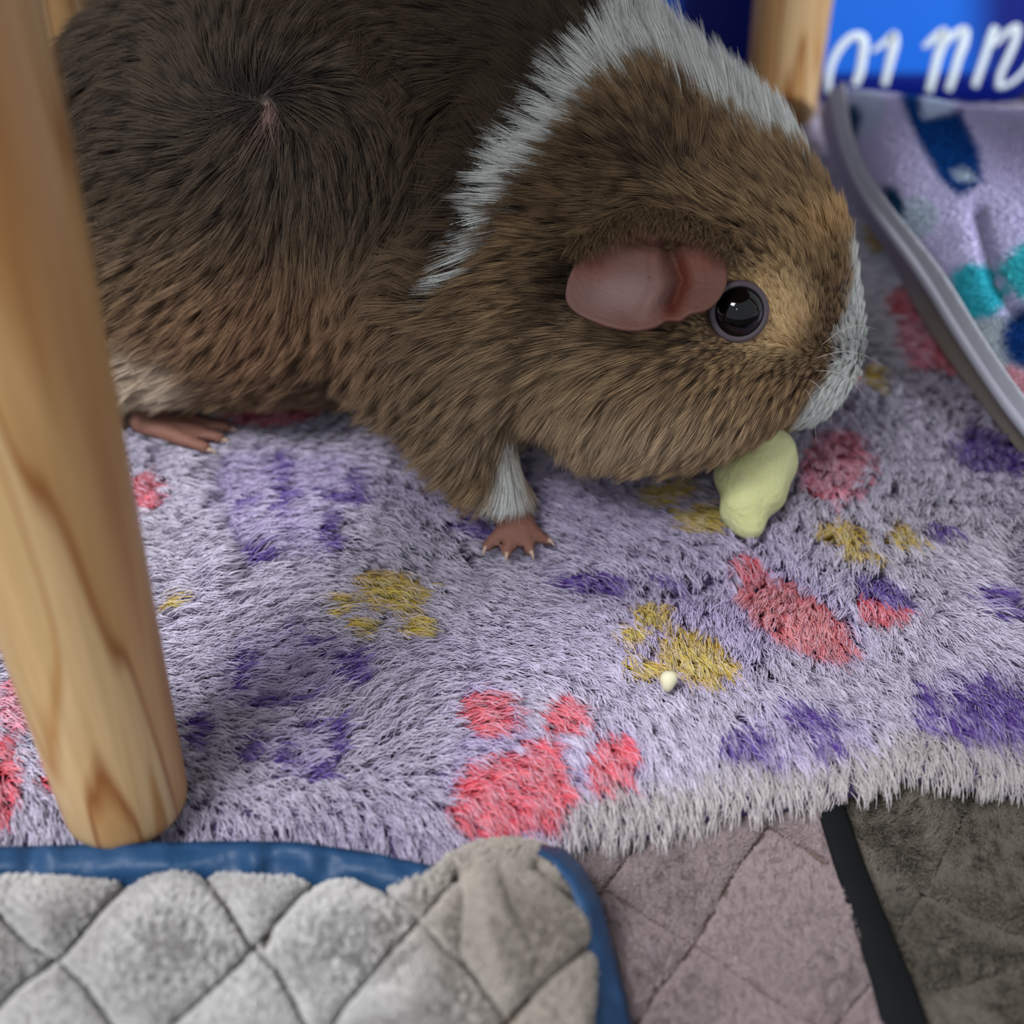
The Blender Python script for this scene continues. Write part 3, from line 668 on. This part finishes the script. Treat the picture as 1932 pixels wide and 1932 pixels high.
toe = ((Vp[:, 2] < .0075) & (Vp[:, 1] < -.0055) & (Vp[:, 0] < .02)) | ((Vp[:, 2] < .011) & (Vp[:, 0] > -.104) & (Vp[:, 0] < -.07) & (Vp[:, 1] < .045))
skin[toe] = srgb(124, 86, 74)
toe2 = (Vp[:, 2] < .011) & (Vp[:, 0] > -.13) & (Vp[:, 0] <= -.104) & (Vp[:, 1] < .05); skin[toe2] = srgb(70, 52, 44)
body = mesh('body', Vp, Fp, M_skin, pig, col=skin)
BV = BVHTree.FromPolygons([Vector(v) for v in Vp], [tuple(map(int, f)) for f in Fp])
def hit(px, py):
    d = ray(px, py); h = BV.ray_cast(Vector(CAM), Vector(d)); return (np.array(h[0]), np.array(h[1])) if h[0] else (None, None)

# eye
EP, EN = hit(1395, 588)
if EN @ cF > 0: EN = -EN
eye_c = EP - EN * .0012 * -1 * 0 - nrm(EN) * .0018
def sphere(name, c, r, m, parent, nu=48, nv=24, squash=1, axis=None, **kw):
    V = []; 
    for i in range(nu):
        for j in range(nv):
            a = 2 * math.pi * i / nu; b = math.pi * j / (nv - 1); V.append((r * math.sin(b) * math.cos(a), r * math.sin(b) * math.sin(a), r * math.cos(b)))
    o = mesh(name, V, grid_faces(nu, nv, wrap=True), m, parent, **kw)
    o.location = c; return o
M_eye = mat('glossy_eye', .04, color=srgb(5, 4, 5), spec=.35)
sphere('eye', eye_c, .0062, M_eye, pig)
# eyelid ring
def ring(name, c, nv, R, r, m, **kw):
    q = Vector(nv).to_track_quat('Z', 'Y').to_matrix(); V = []; n, k = 48, 12
    for i in range(n):
        a = 2 * math.pi * i / n
        for j in range(k):
            b = 2 * math.pi * j / k; p = Vector(((R + r * math.cos(b)) * math.cos(a), (R * 1.02 + r * math.cos(b)) * math.sin(a), r * .9 * math.sin(b))); V.append(Vector(c) + q @ p)
    F = []
    for i in range(n):
        for j in range(k): F.append((i * k + j, ((i + 1) % n) * k + j, ((i + 1) % n) * k + (j + 1) % k, i * k + (j + 1) % k))
    mesh(name, [tuple(v) for v in V], F, m, pig, **kw)
view_n = nrm(nrm(EN) * .6 + nrm(CAM - EP) * .4)
ring('eyelid', eye_c + view_n * .0026, view_n, .0058, .0008, mat('eyelid_skin', .5, color=srgb(78, 68, 74), sss=.1), label='greyish mauve eyelid ring')

# nose leather at the muzzle tip with two nostrils
NP = BV.ray_cast(Vector((.2, .010, .030)), Vector((-1, .12, -.03)).normalized()); NP, NN = np.array(NP[0]), np.array(NP[1])
M_nose = mat('nose_leather', .45, color=srgb(150, 108, 104)); M_nostril = mat('nostril', .7, color=srgb(38, 22, 22))
side_ = nrm(np.cross(NN, [0, 0, 1.]))
Vn, Fn = surface_nets(lambda P: smin(smin(sd_ell(P, NP + side_ * .0016 + NN * .0004, (.0024, .0024, .0020)), sd_ell(P, NP - side_ * .0016 + NN * .0004, (.0024, .0024, .0020)), .001), sd_ell(P, NP - np.array([0, 0, .0022]), (.0016, .0014, .0026)), .001), NP - .008, NP + .008, .0005)
nose_o = mesh('nose', Vn, Fn, M_nose, pig, label='pinkish nose at the muzzle tip')
for sg in (-1, 1):
    c_ = NP + side_ * sg * .0018 + NN * .0022; Vq, Fq = surface_nets(lambda P: sd_ell(P, c_, (.0008, .0008, .0005)), c_ - .0015, c_ + .0015, .0002); mesh('nostril', Vq, Fq, M_nostril, nose_o)
# ear: thin cupped petal, folded near its root
ear_out = np.array([(1066, 566), (1070, 530), (1084, 500), (1108, 474), (1142, 462), (1168, 440), (1208, 426), (1240, 424), (1272, 440), (1310, 442), (1350, 466), (1372, 500), (1372, 540), (1352, 572), (1330, 588), (1300, 592), (1284, 606), (1256, 604), (1238, 618), (1196, 626), (1150, 618), (1112, 604), (1082, 588)], float)
def ear():
    c0 = np.array([1225., 525.]); n = 72; k = 22
    t = np.linspace(0, 1, n, endpoint=False); pts = np.vstack([ear_out, ear_out[:1]]); L = np.linspace(0, 1, len(pts))
    ox = np.interp(t, L, pts[:, 0]); oy = np.interp(t, L, pts[:, 1])
    for _ in range(1): ox = .25 * np.roll(ox, 1) + .5 * ox + .25 * np.roll(ox, -1); oy = .25 * np.roll(oy, 1) + .5 * oy + .25 * np.roll(oy, -1)
    V = []; px_ = []; 
    for i in range(n):
        for j in range(k):
            r = j / (k - 1) * .999 + .001; x = c0[0] + (ox[i] - c0[0]) * r; y = c0[1] + (oy[i] - c0[1]) * r; px_.append((x, y, r))
    A = np.array(px_); x, y, r = A.T
    h, _ = hit(1225, 525); d0 = (h - CAM) @ cF
    h2, _ = hit(1340, 510); d1 = (h2 - CAM) @ cF
    tx = (x - 1225) / (1340 - 1225)
    dep = d0 - .0085 + np.clip(tx, -1.5, 1.3) * (d1 - d0) * .8 + .0035 * np.clip(tx, 0, 1.3)
    dep = dep - .0022 * r ** 3 + .0014 + .0012 * (vnoise(xyz(x, y), 1 / 55, 84) - .5)                       # cup
    dep = dep + .0032 * np.exp(-(seg_dist(x, y, [(1262, 470), (1285, 530), (1270, 575)]) / 17) ** 2)      # canal groove
    dep = dep - .0016 * np.exp(-(seg_dist(x, y, [(1235, 450), (1245, 540), (1215, 590)]) / 16) ** 2)
    dep = dep + .0018 * np.exp(-(seg_dist(x, y, [(1180, 450), (1230, 470), (1290, 450)]) / 10) ** 2)
    dep = dep - .0015 * np.clip((y - 540) / 80, -1, 1)
    P = ondepth(x, y, dep)
    base = srgb(98, 66, 56)
    col = np.broadcast_to(base, P.shape) * 1.0
    kk = np.exp(-ell(x, y, 1165, 550, 85, 50) ** 2)[:, None]; col = col * (1 - kk * .8) + srgb(128, 106, 104) * kk * .8
    kk = np.exp(-(seg_dist(x, y, [(1290, 500), (1290, 540), (1265, 585)]) / 22) ** 2)[:, None]; col = col * (1 - kk) + srgb(84, 38, 28) * kk
    kk = np.exp(-ell(x, y, 1120, 500, 50, 35) ** 2)[:, None]; col = col * (1 - kk * .7) + srgb(112, 64, 52) * kk * .7
    kk = np.exp(-ell(x, y, 1335, 480, 40, 30) ** 2)[:, None]; col = col * (1 - kk * .7) + srgb(122, 70, 54) * kk * .7
    col = col * (.9 + .2 * vnoise(P, 250, 80)[:, None])
    F = grid_faces(n, k, wrap=True)
    o = mesh('ear', P, F, M_skin, pig, col=col, label='bare pinkish brown floppy ear')
    s = o.modifiers.new('thickness', 'SOLIDIFY'); s.thickness = .0009; s.offset = 0
    return P
ear()

# ---- coat
def coat(N):
    P, Nn = sample(body, N, dens=lambda c, n: np.where(((CAM - c) * n).sum(-1) > -.02, 1.0, .12) * (1 + 1.3 * (c[:, 0] > -.0)) * np.where(in_view(c, 260) > 0, 1, .15))
    px, py = proj(P); N = len(P)
    near = ((CAM - P) * Nn).sum(-1) > -.06
    keep = ~(((P[:, 2] < .0075) & (P[:, 1] < -.0058) & (P[:, 0] < .02)) | ((P[:, 2] < .011) & (P[:, 0] > -.125) & (P[:, 0] < -.07) & (P[:, 1] < .05)))
    keep &= np.linalg.norm(P - eye_c, axis=1) > .0066
    keep &= np.linalg.norm(P - NP, axis=1) > .0036
    keep &= P[:, 2] > .001
    P, Nn, px, py = P[keep], Nn[keep], px[keep], py[keep]; N = len(P)
    nose = np.array([.083, .020, .018])
    # flow: away from the nose over the head, then tailward and down over the body
    f_head = nrm(P - nose + np.array([0, 0, .004])); f_body = np.broadcast_to(np.array([-.8, -.12, -.45]), P.shape)
    wh = smooth(-.01, .045, P[:, 0])[:, None]; f = f_head * wh + f_body * (1 - wh)
    # lower cheek and jaw: hair sweeps down and back
    kj = (smooth(600, 760, py) * smooth(960, 1080, px))[:, None]; f = f * (1 - kj * .7) + np.array([-.35, -.35, -.75]) * kj * .7
    # crown crest stands up and away
    kc = np.exp(-(seg_dist(px, py, [(1180, 60), (1290, 110), (1420, 190), (1540, 260)]) / 90) ** 2)[:, None]
    f = f * (1 - kc * .8) + np.array([.10, .35, .85]) * kc * .8
    # collar ridge: brushed up-left
    kb = np.exp(-(seg_dist(px, py, [(840, 540), (900, 420), (960, 300), (1050, 190), (1130, 100)]) / 55) ** 2)[:, None]
    f = f * (1 - kb * .7) + np.array([-.45, .15, .75]) * kb * .7
    # rosette on the flank
    hr, _ = hit(490, 245)
    if hr is not None:
        dv = P - hr; dd = np.linalg.norm(dv, axis=1, keepdims=True); kr = np.exp(-(dd / .045) ** 2) * smooth(0, .012, dd) * .8
        sw = np.cross(nrm(dv), Nn) * .6; f = f * (1 - kr) + (nrm(dv) + sw) * kr
    # second whorl over the brow
    hr2, _ = hit(1240, 330)
    if hr2 is not None:
        dv = P - hr2; dd = np.linalg.norm(dv, axis=1, keepdims=True); kr = np.exp(-(dd / .016) ** 2) * .35; f = f * (1 - kr) + nrm(dv) * kr
    nz = np.stack([vnoise(P, 45, 90), vnoise(P, 45, 91), vnoise(P, 45, 92)], 1) - .5; f = f + nz * .9
    f = nrm(f); t = f - Nn * (f * Nn).sum(1, keepdims=True); tl = np.linalg.norm(t, axis=1, keepdims=True); t = nrm(t)
    # length
    L = np.full(N, .0120)
    dn = np.linalg.norm(P - nose, axis=1); L = L * (.30 + .70 * smooth(.018, .068, dn))
    de = np.linalg.norm(P - eye_c, axis=1); L = L * (.22 + .78 * smooth(.006, .022, de))
    L = L * (1 - .62 * np.clip(1.25 - ell(px, py, 1225, 525, 165, 105), 0, 1))
    L = L * (1 + .40 * kc[:, 0] + .15 * kb[:, 0])
    low = 1 - smooth(.004, .020, P[:, 2]); L = L * (1 - .6 * low)
    L = L * np.where(ell(px, py, 950, 980, 90, 60) < 1, .4, 1)
    lift = .22 + .55 * kc[:, 0] + .25 * kb[:, 0] + .12 * rng.random(N)
    # clumps
    M = N // 16; ci = rng.choice(N, M, replace=False); kd = KDTree(M)
    for i, k in enumerate(ci): kd.insert(P[k], i)
    kd.balance(); cid = ci[np.array([kd.find(p)[1] for p in P])]
    rc = rng.random(N)[cid]; rc2 = rng.random(N)[cid]; rh = rng.random(N)
    L = L * (.75 + .3 * rc + .25 * rh)
    jit = (rng.random((N, 3)) - .5)
    def strand(idx, jt):
        tt_ = nrm(t[idx] + jt * .35); return tt_
    s = np.array([0, .25, .5, .75, 1.0])
    tn = nrm(t + jit * .22 + (rng.random((N, 3))[cid] - .5) * .45)
    up = lift[:, None, None] * (s - .42 * s ** 2)[None, :, None] * Nn[:, None]
    K = P[:, None] + (tn[:, None] * (s ** 1.1)[None, :, None] + up) * L[:, None, None]
    K[..., 2] -= (.10 * (1 - kc[:, 0]) * L)[:, None] * s ** 2
    G = K[cid] ; wcl = (.38 * s ** 1.2)[None, :, None]
    K = K * (1 - wcl) + G * wcl
    K[..., 2] = np.maximum(K[..., 2], .0005)
    R = np.array([1, 1, .85, .6, .15])[None] * (.000055 + .00003 * rng.random(N))[:, None]
    # ---- coat colour (a pattern fixed on the animal, laid where the hair shows: along its length)
    px, py = proj(K[:, 2] * .6 + K[:, 3] * .4)
    n1 = vnoise(P, 28, 95); n2 = vnoise(P, 90, 96); n3 = vnoise(P, 260, 97)
    dark = srgb(44, 34, 26); brown = srgb(104, 80, 58); tan = srgb(172, 142, 104)
    head = smooth(-.02, .02, P[:, 0] - .15 * (P[:, 1] - .03))
    mixv = np.clip(.30 + .55 * (n1 - .5) + .5 * (n2 - .5) + .7 * (rc - .5) + .22 * head + .15 * smooth(.06, .02, P[:, 2]), 0, 1)[:, None]
    main = dark * (1 - mixv) + brown * mixv
    tipc = brown * (1 - mixv) + tan * mixv
    rootc = main * .65
    def tint(k, cr, cm, ct):
        nonlocal rootc, main, tipc
        k = np.clip(k, 0, 1)[:, None]; rootc = rootc * (1 - k) + cr * k; main = main * (1 - k) + cm * k; tipc = tipc * (1 - k) + ct * k
    # darker saddle and warm lower flank
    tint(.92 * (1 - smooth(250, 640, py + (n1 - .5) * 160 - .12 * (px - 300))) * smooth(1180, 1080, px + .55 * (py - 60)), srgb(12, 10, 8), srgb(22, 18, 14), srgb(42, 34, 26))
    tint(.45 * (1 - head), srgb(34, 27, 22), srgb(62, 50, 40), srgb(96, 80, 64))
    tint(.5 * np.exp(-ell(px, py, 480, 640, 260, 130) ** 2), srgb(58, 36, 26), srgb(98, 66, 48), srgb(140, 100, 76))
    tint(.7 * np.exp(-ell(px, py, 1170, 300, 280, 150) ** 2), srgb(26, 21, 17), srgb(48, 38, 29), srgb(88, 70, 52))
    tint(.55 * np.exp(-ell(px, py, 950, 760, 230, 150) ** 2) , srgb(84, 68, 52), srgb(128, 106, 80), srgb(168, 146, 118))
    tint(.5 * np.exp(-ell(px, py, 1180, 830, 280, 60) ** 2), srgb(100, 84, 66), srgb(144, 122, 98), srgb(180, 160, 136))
    jx = px + (n2 - .5) * 40; jy = py + (n3 - .5) * 34
    # tan round the eye and brow
    tint(.97 * np.exp(-ell(jx, jy, 1464, 592, 64, 92) ** 4), srgb(190, 152, 106), srgb(220, 184, 132), srgb(232, 204, 158))
    tint(.8 * np.exp(-ell(jx, jy, 1420, 520, 60, 26) ** 2), srgb(140, 112, 76), srgb(182, 150, 104), srgb(200, 170, 124))
    tint(.7 * np.exp(-ell(jx, jy, 1570, 420, 55, 32, -30) ** 2), srgb(140, 104, 64), srgb(186, 144, 92), srgb(206, 168, 118))
    tint(.5 * np.exp(-ell(jx, jy, 1500, 480, 80, 40, -30) ** 2), srgb(88, 70, 48), srgb(138, 112, 78), srgb(176, 146, 104))
    tint(.9 * np.exp(-ell(px, py, 1075, 520, 62, 75, -25) ** 2), srgb(10, 8, 7), srgb(16, 13, 11), srgb(34, 27, 22))  # black gap behind the ear: shadow painted in with the dark fur
    # white collar, widening towards the nape, and the white crest
    W0, W1, W2 = srgb(170, 168, 160), srgb(200, 201, 196), srgb(214, 217, 213)
    band = [(812, 585), (850, 520), (890, 440), (935, 345), (985, 275), (1045, 205), (1110, 130), (1170, 70)]
    db = seg_dist(jx, jy, band); wid = np.interp(py, [60, 180, 300, 450, 520, 600], [52, 44, 32, 20, 10, 4])
    tint((1 - smooth(.7, 1.2, db / wid)) * smooth(610, 520, py), W0, W1, W2)
    crest = [(1180, 30), (1260, 60), (1350, 120), (1430, 175), (1520, 235), (1600, 290)]
    dcr = seg_dist(jx, jy, crest); wid = np.interp(px, [1180, 1300, 1450, 1550, 1620], [62, 66, 58, 45, 30])
    above = (py < np.interp(px, [x for x, _ in crest], [y for _, y in crest])) & (px > 1150)
    tint(np.maximum(1 - smooth(.75, 1.1, dcr / wid), above.astype(float)), W0, W1, W2)
    # blaze down the far side of the face, seen past the profile
    tint(smooth(-12, 12, px - np.interp(py, [430, 560, 700, 790], [1612, 1598, 1562, 1510]) + (n3 - .5) * 26) * smooth(420, 470, py) * (px > 1450), W0, W1, W2)
    tint((P[:, 1] > .045) & (P[:, 0] > .07), W0, W1, W2)
    # cream hip patch, wrist
    tint(np.exp(-ell(jx, jy, 262, 718, 100, 52, 22) ** 4), srgb(150, 126, 104), srgb(188, 164, 140), srgb(206, 186, 164))
    tint(np.exp(-ell(jx, jy, 968, 940, 36, 60) ** 4), W0, W1, W2)
    tint(.8 * np.exp(-ell(jx, jy, 330, 775, 120, 10, 8) ** 2), srgb(40, 32, 24), srgb(60, 48, 38), srgb(90, 76, 60))
    # pale parting at the whorl
    tint(.75 * np.exp(-ell(px, py, 495, 245, 26, 30) ** 2), srgb(150, 118, 108), srgb(150, 120, 110), srgb(130, 104, 92))
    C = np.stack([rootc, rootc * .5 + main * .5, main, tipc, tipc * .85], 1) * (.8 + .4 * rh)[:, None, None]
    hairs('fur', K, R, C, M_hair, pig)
coat(480000)

# short hairs that fall over the upper root of the ear
def ear_tuft():
    n = 2200; t = rng.random(n); rx = np.interp(t, [0, .25, .5, .8, 1], [1085, 1150, 1215, 1300, 1385]); ry = np.interp(t, [0, .25, .5, .8, 1], [478, 436, 408, 424, 474])
    rx = rx + (rng.random(n) - .5) * 26; ry = ry + (rng.random(n) - .8) * 34; out = []; keep = []
    for i in range(n):
        h, nn = hit(rx[i], ry[i])
        if h is None: continue
        keep.append(i); out.append(((h - CAM) @ cF))
    rx, ry = rx[keep], ry[keep]; d = np.array(out); n = len(rx)
    lx = rx + (rng.random(n) - .62) * 46; ly = ry + 8 + rng.random(n) * 30
    s4 = np.array([0, .3, .65, 1.])[None]
    X = rx[:, None] + (lx - rx)[:, None] * s4; Y = ry[:, None] + (ly - ry)[:, None] * s4 ** 1.3
    D = d[:, None] - .0005 - .0100 * np.sin(np.clip(s4 * 1.5, 0, 1.57)) * (.8 + .2 * rng.random(n))[:, None]
    r = rng.random((n, 1, 1)); C = srgb(60, 47, 36) * (1 - r) + srgb(140, 112, 82) * r
    hairs('ear_fringe', ondepth(X, Y, D), np.array([1, .9, .7, .2])[None] * .00006, np.broadcast_to(C, (n, 4, 3)), M_hair, pig)
ear_tuft()

# whiskers and claws
def whiskers():
    Wp = []
    for (a, b) in (((1535, 700), (1640, 760)), ((1530, 680), (1665, 690)), ((1520, 715), (1570, 800)), ((1540, 660), (1650, 620)), ((1515, 730), (1540, 830))):
        h, n = hit(*a)
        if h is None: continue
        d0 = (h - CAM) @ cF; e = ondepth(np.float64(b[0]), np.float64(b[1]), np.float64(d0 - .004)); s = np.linspace(0, 1, 8)[:, None]
        Wp.append(h * (1 - s) + e * s + np.array([0, 0, .003]) * np.sin(s * 3.14))
    Wp = np.array(Wp); hairs('whiskers', Wp, np.linspace(1, .2, 8)[None] * .00007, np.broadcast_to(srgb(190, 180, 170), Wp.shape), M_hair, pig)
whiskers()
M_claw = mat('claw_horn', .4, color=srgb(176, 150, 132))
for (x, y, dx, dy) in ((-.0062, -.0150, -.4, -1), (-.0012, -.0172, -.1, -1), (.0045, -.0165, .3, -1), (.0085, -.0125, .8, -.6), (-.079, .034, 1, -.1), (-.080, .029, 1, -.2), (-.083, .0245, 1, -.3)):
    q = np.linspace(0, 1, 7)[:, None]; d = nrm(np.array([dx, dy, 0.]))
    big = 1 if x > -.05 else 1.3
    tube('claw', np.array([x, y, .0016]) + d * q * .0024 * big + np.array([0, 0, .0006]) * np.sin(q * 3.14) - np.array([0, 0, .0008]) * q, np.linspace(.0008, .00015, 7) * big, M_claw, pig, k=8)

# ================================================================== GREEN MORSEL and crumb
def morsel():
    h, _ = hit(1440, 800); 
    c0 = onz(np.float64(1425), np.float64(915), .012)
    def at(px, py, z): return onz(np.float64(px), np.float64(py), z)
    parts = [(at(1440, 850, .016), (.0068, .0055, .0075)), (at(1420, 905, .011), (.0086, .0055, .0080)), (at(1405, 960, .006), (.0060, .0050, .0065)), (at(1460, 880, .012), (.0058, .0045, .0085)), (at(1375, 890, .011), (.0038, .0035, .0045)), (at(1415, 992, .0035), (.0035, .003, .0035)), (at(1440, 935, .008), (.0055, .004, .006))]
    def f(P):
        d = None
        for c, r in parts:
            e = sd_ell(P, c, r); d = e if d is None else smin(d, e, .003)
        return d + .0005 * (vnoise(P, 260, 101) - .5)
    V, F = surface_nets(f, c0 - .022, c0 + .022, .0007)
    k = vnoise(V, 300, 102)[:, None]; px, py = proj(V); e = smooth(.6, 1.05, ell(px, py, 1425, 910, 76, 110))[:, None]
    c = srgb(200, 202, 148) * (1 - k * .4) + srgb(190, 192, 124) * .4 * k; c = c * (1 - .3 * e) + srgb(204, 210, 166) * .3 * e
    mesh('food_morsel', V, F, mat('soft_flesh', .55, attr='col', sss=.35, spec=.3, bump=(700, .0006)), None, col=c, label='pale yellow-green piece of vegetable hanging from the guinea pig\'s mouth', cat='food')
morsel()
def crumb():
    c = onz(np.float64(1262), np.float64(1280), .004)
    V, F = surface_nets(lambda P: smin(sd_ell(P, c, (.0019, .0015, .0018)), sd_ell(P, c + np.array([-.0003, -.001, -.001]), (.0012, .0012, .0018)), .001), c - .005, c + .005, .0004)
    mesh('crumb', V, F, mat('crumb_flesh', .6, color=srgb(214, 208, 176)), None, label='tiny cream crumb lying on the yellow paw print', cat='crumb')
crumb()
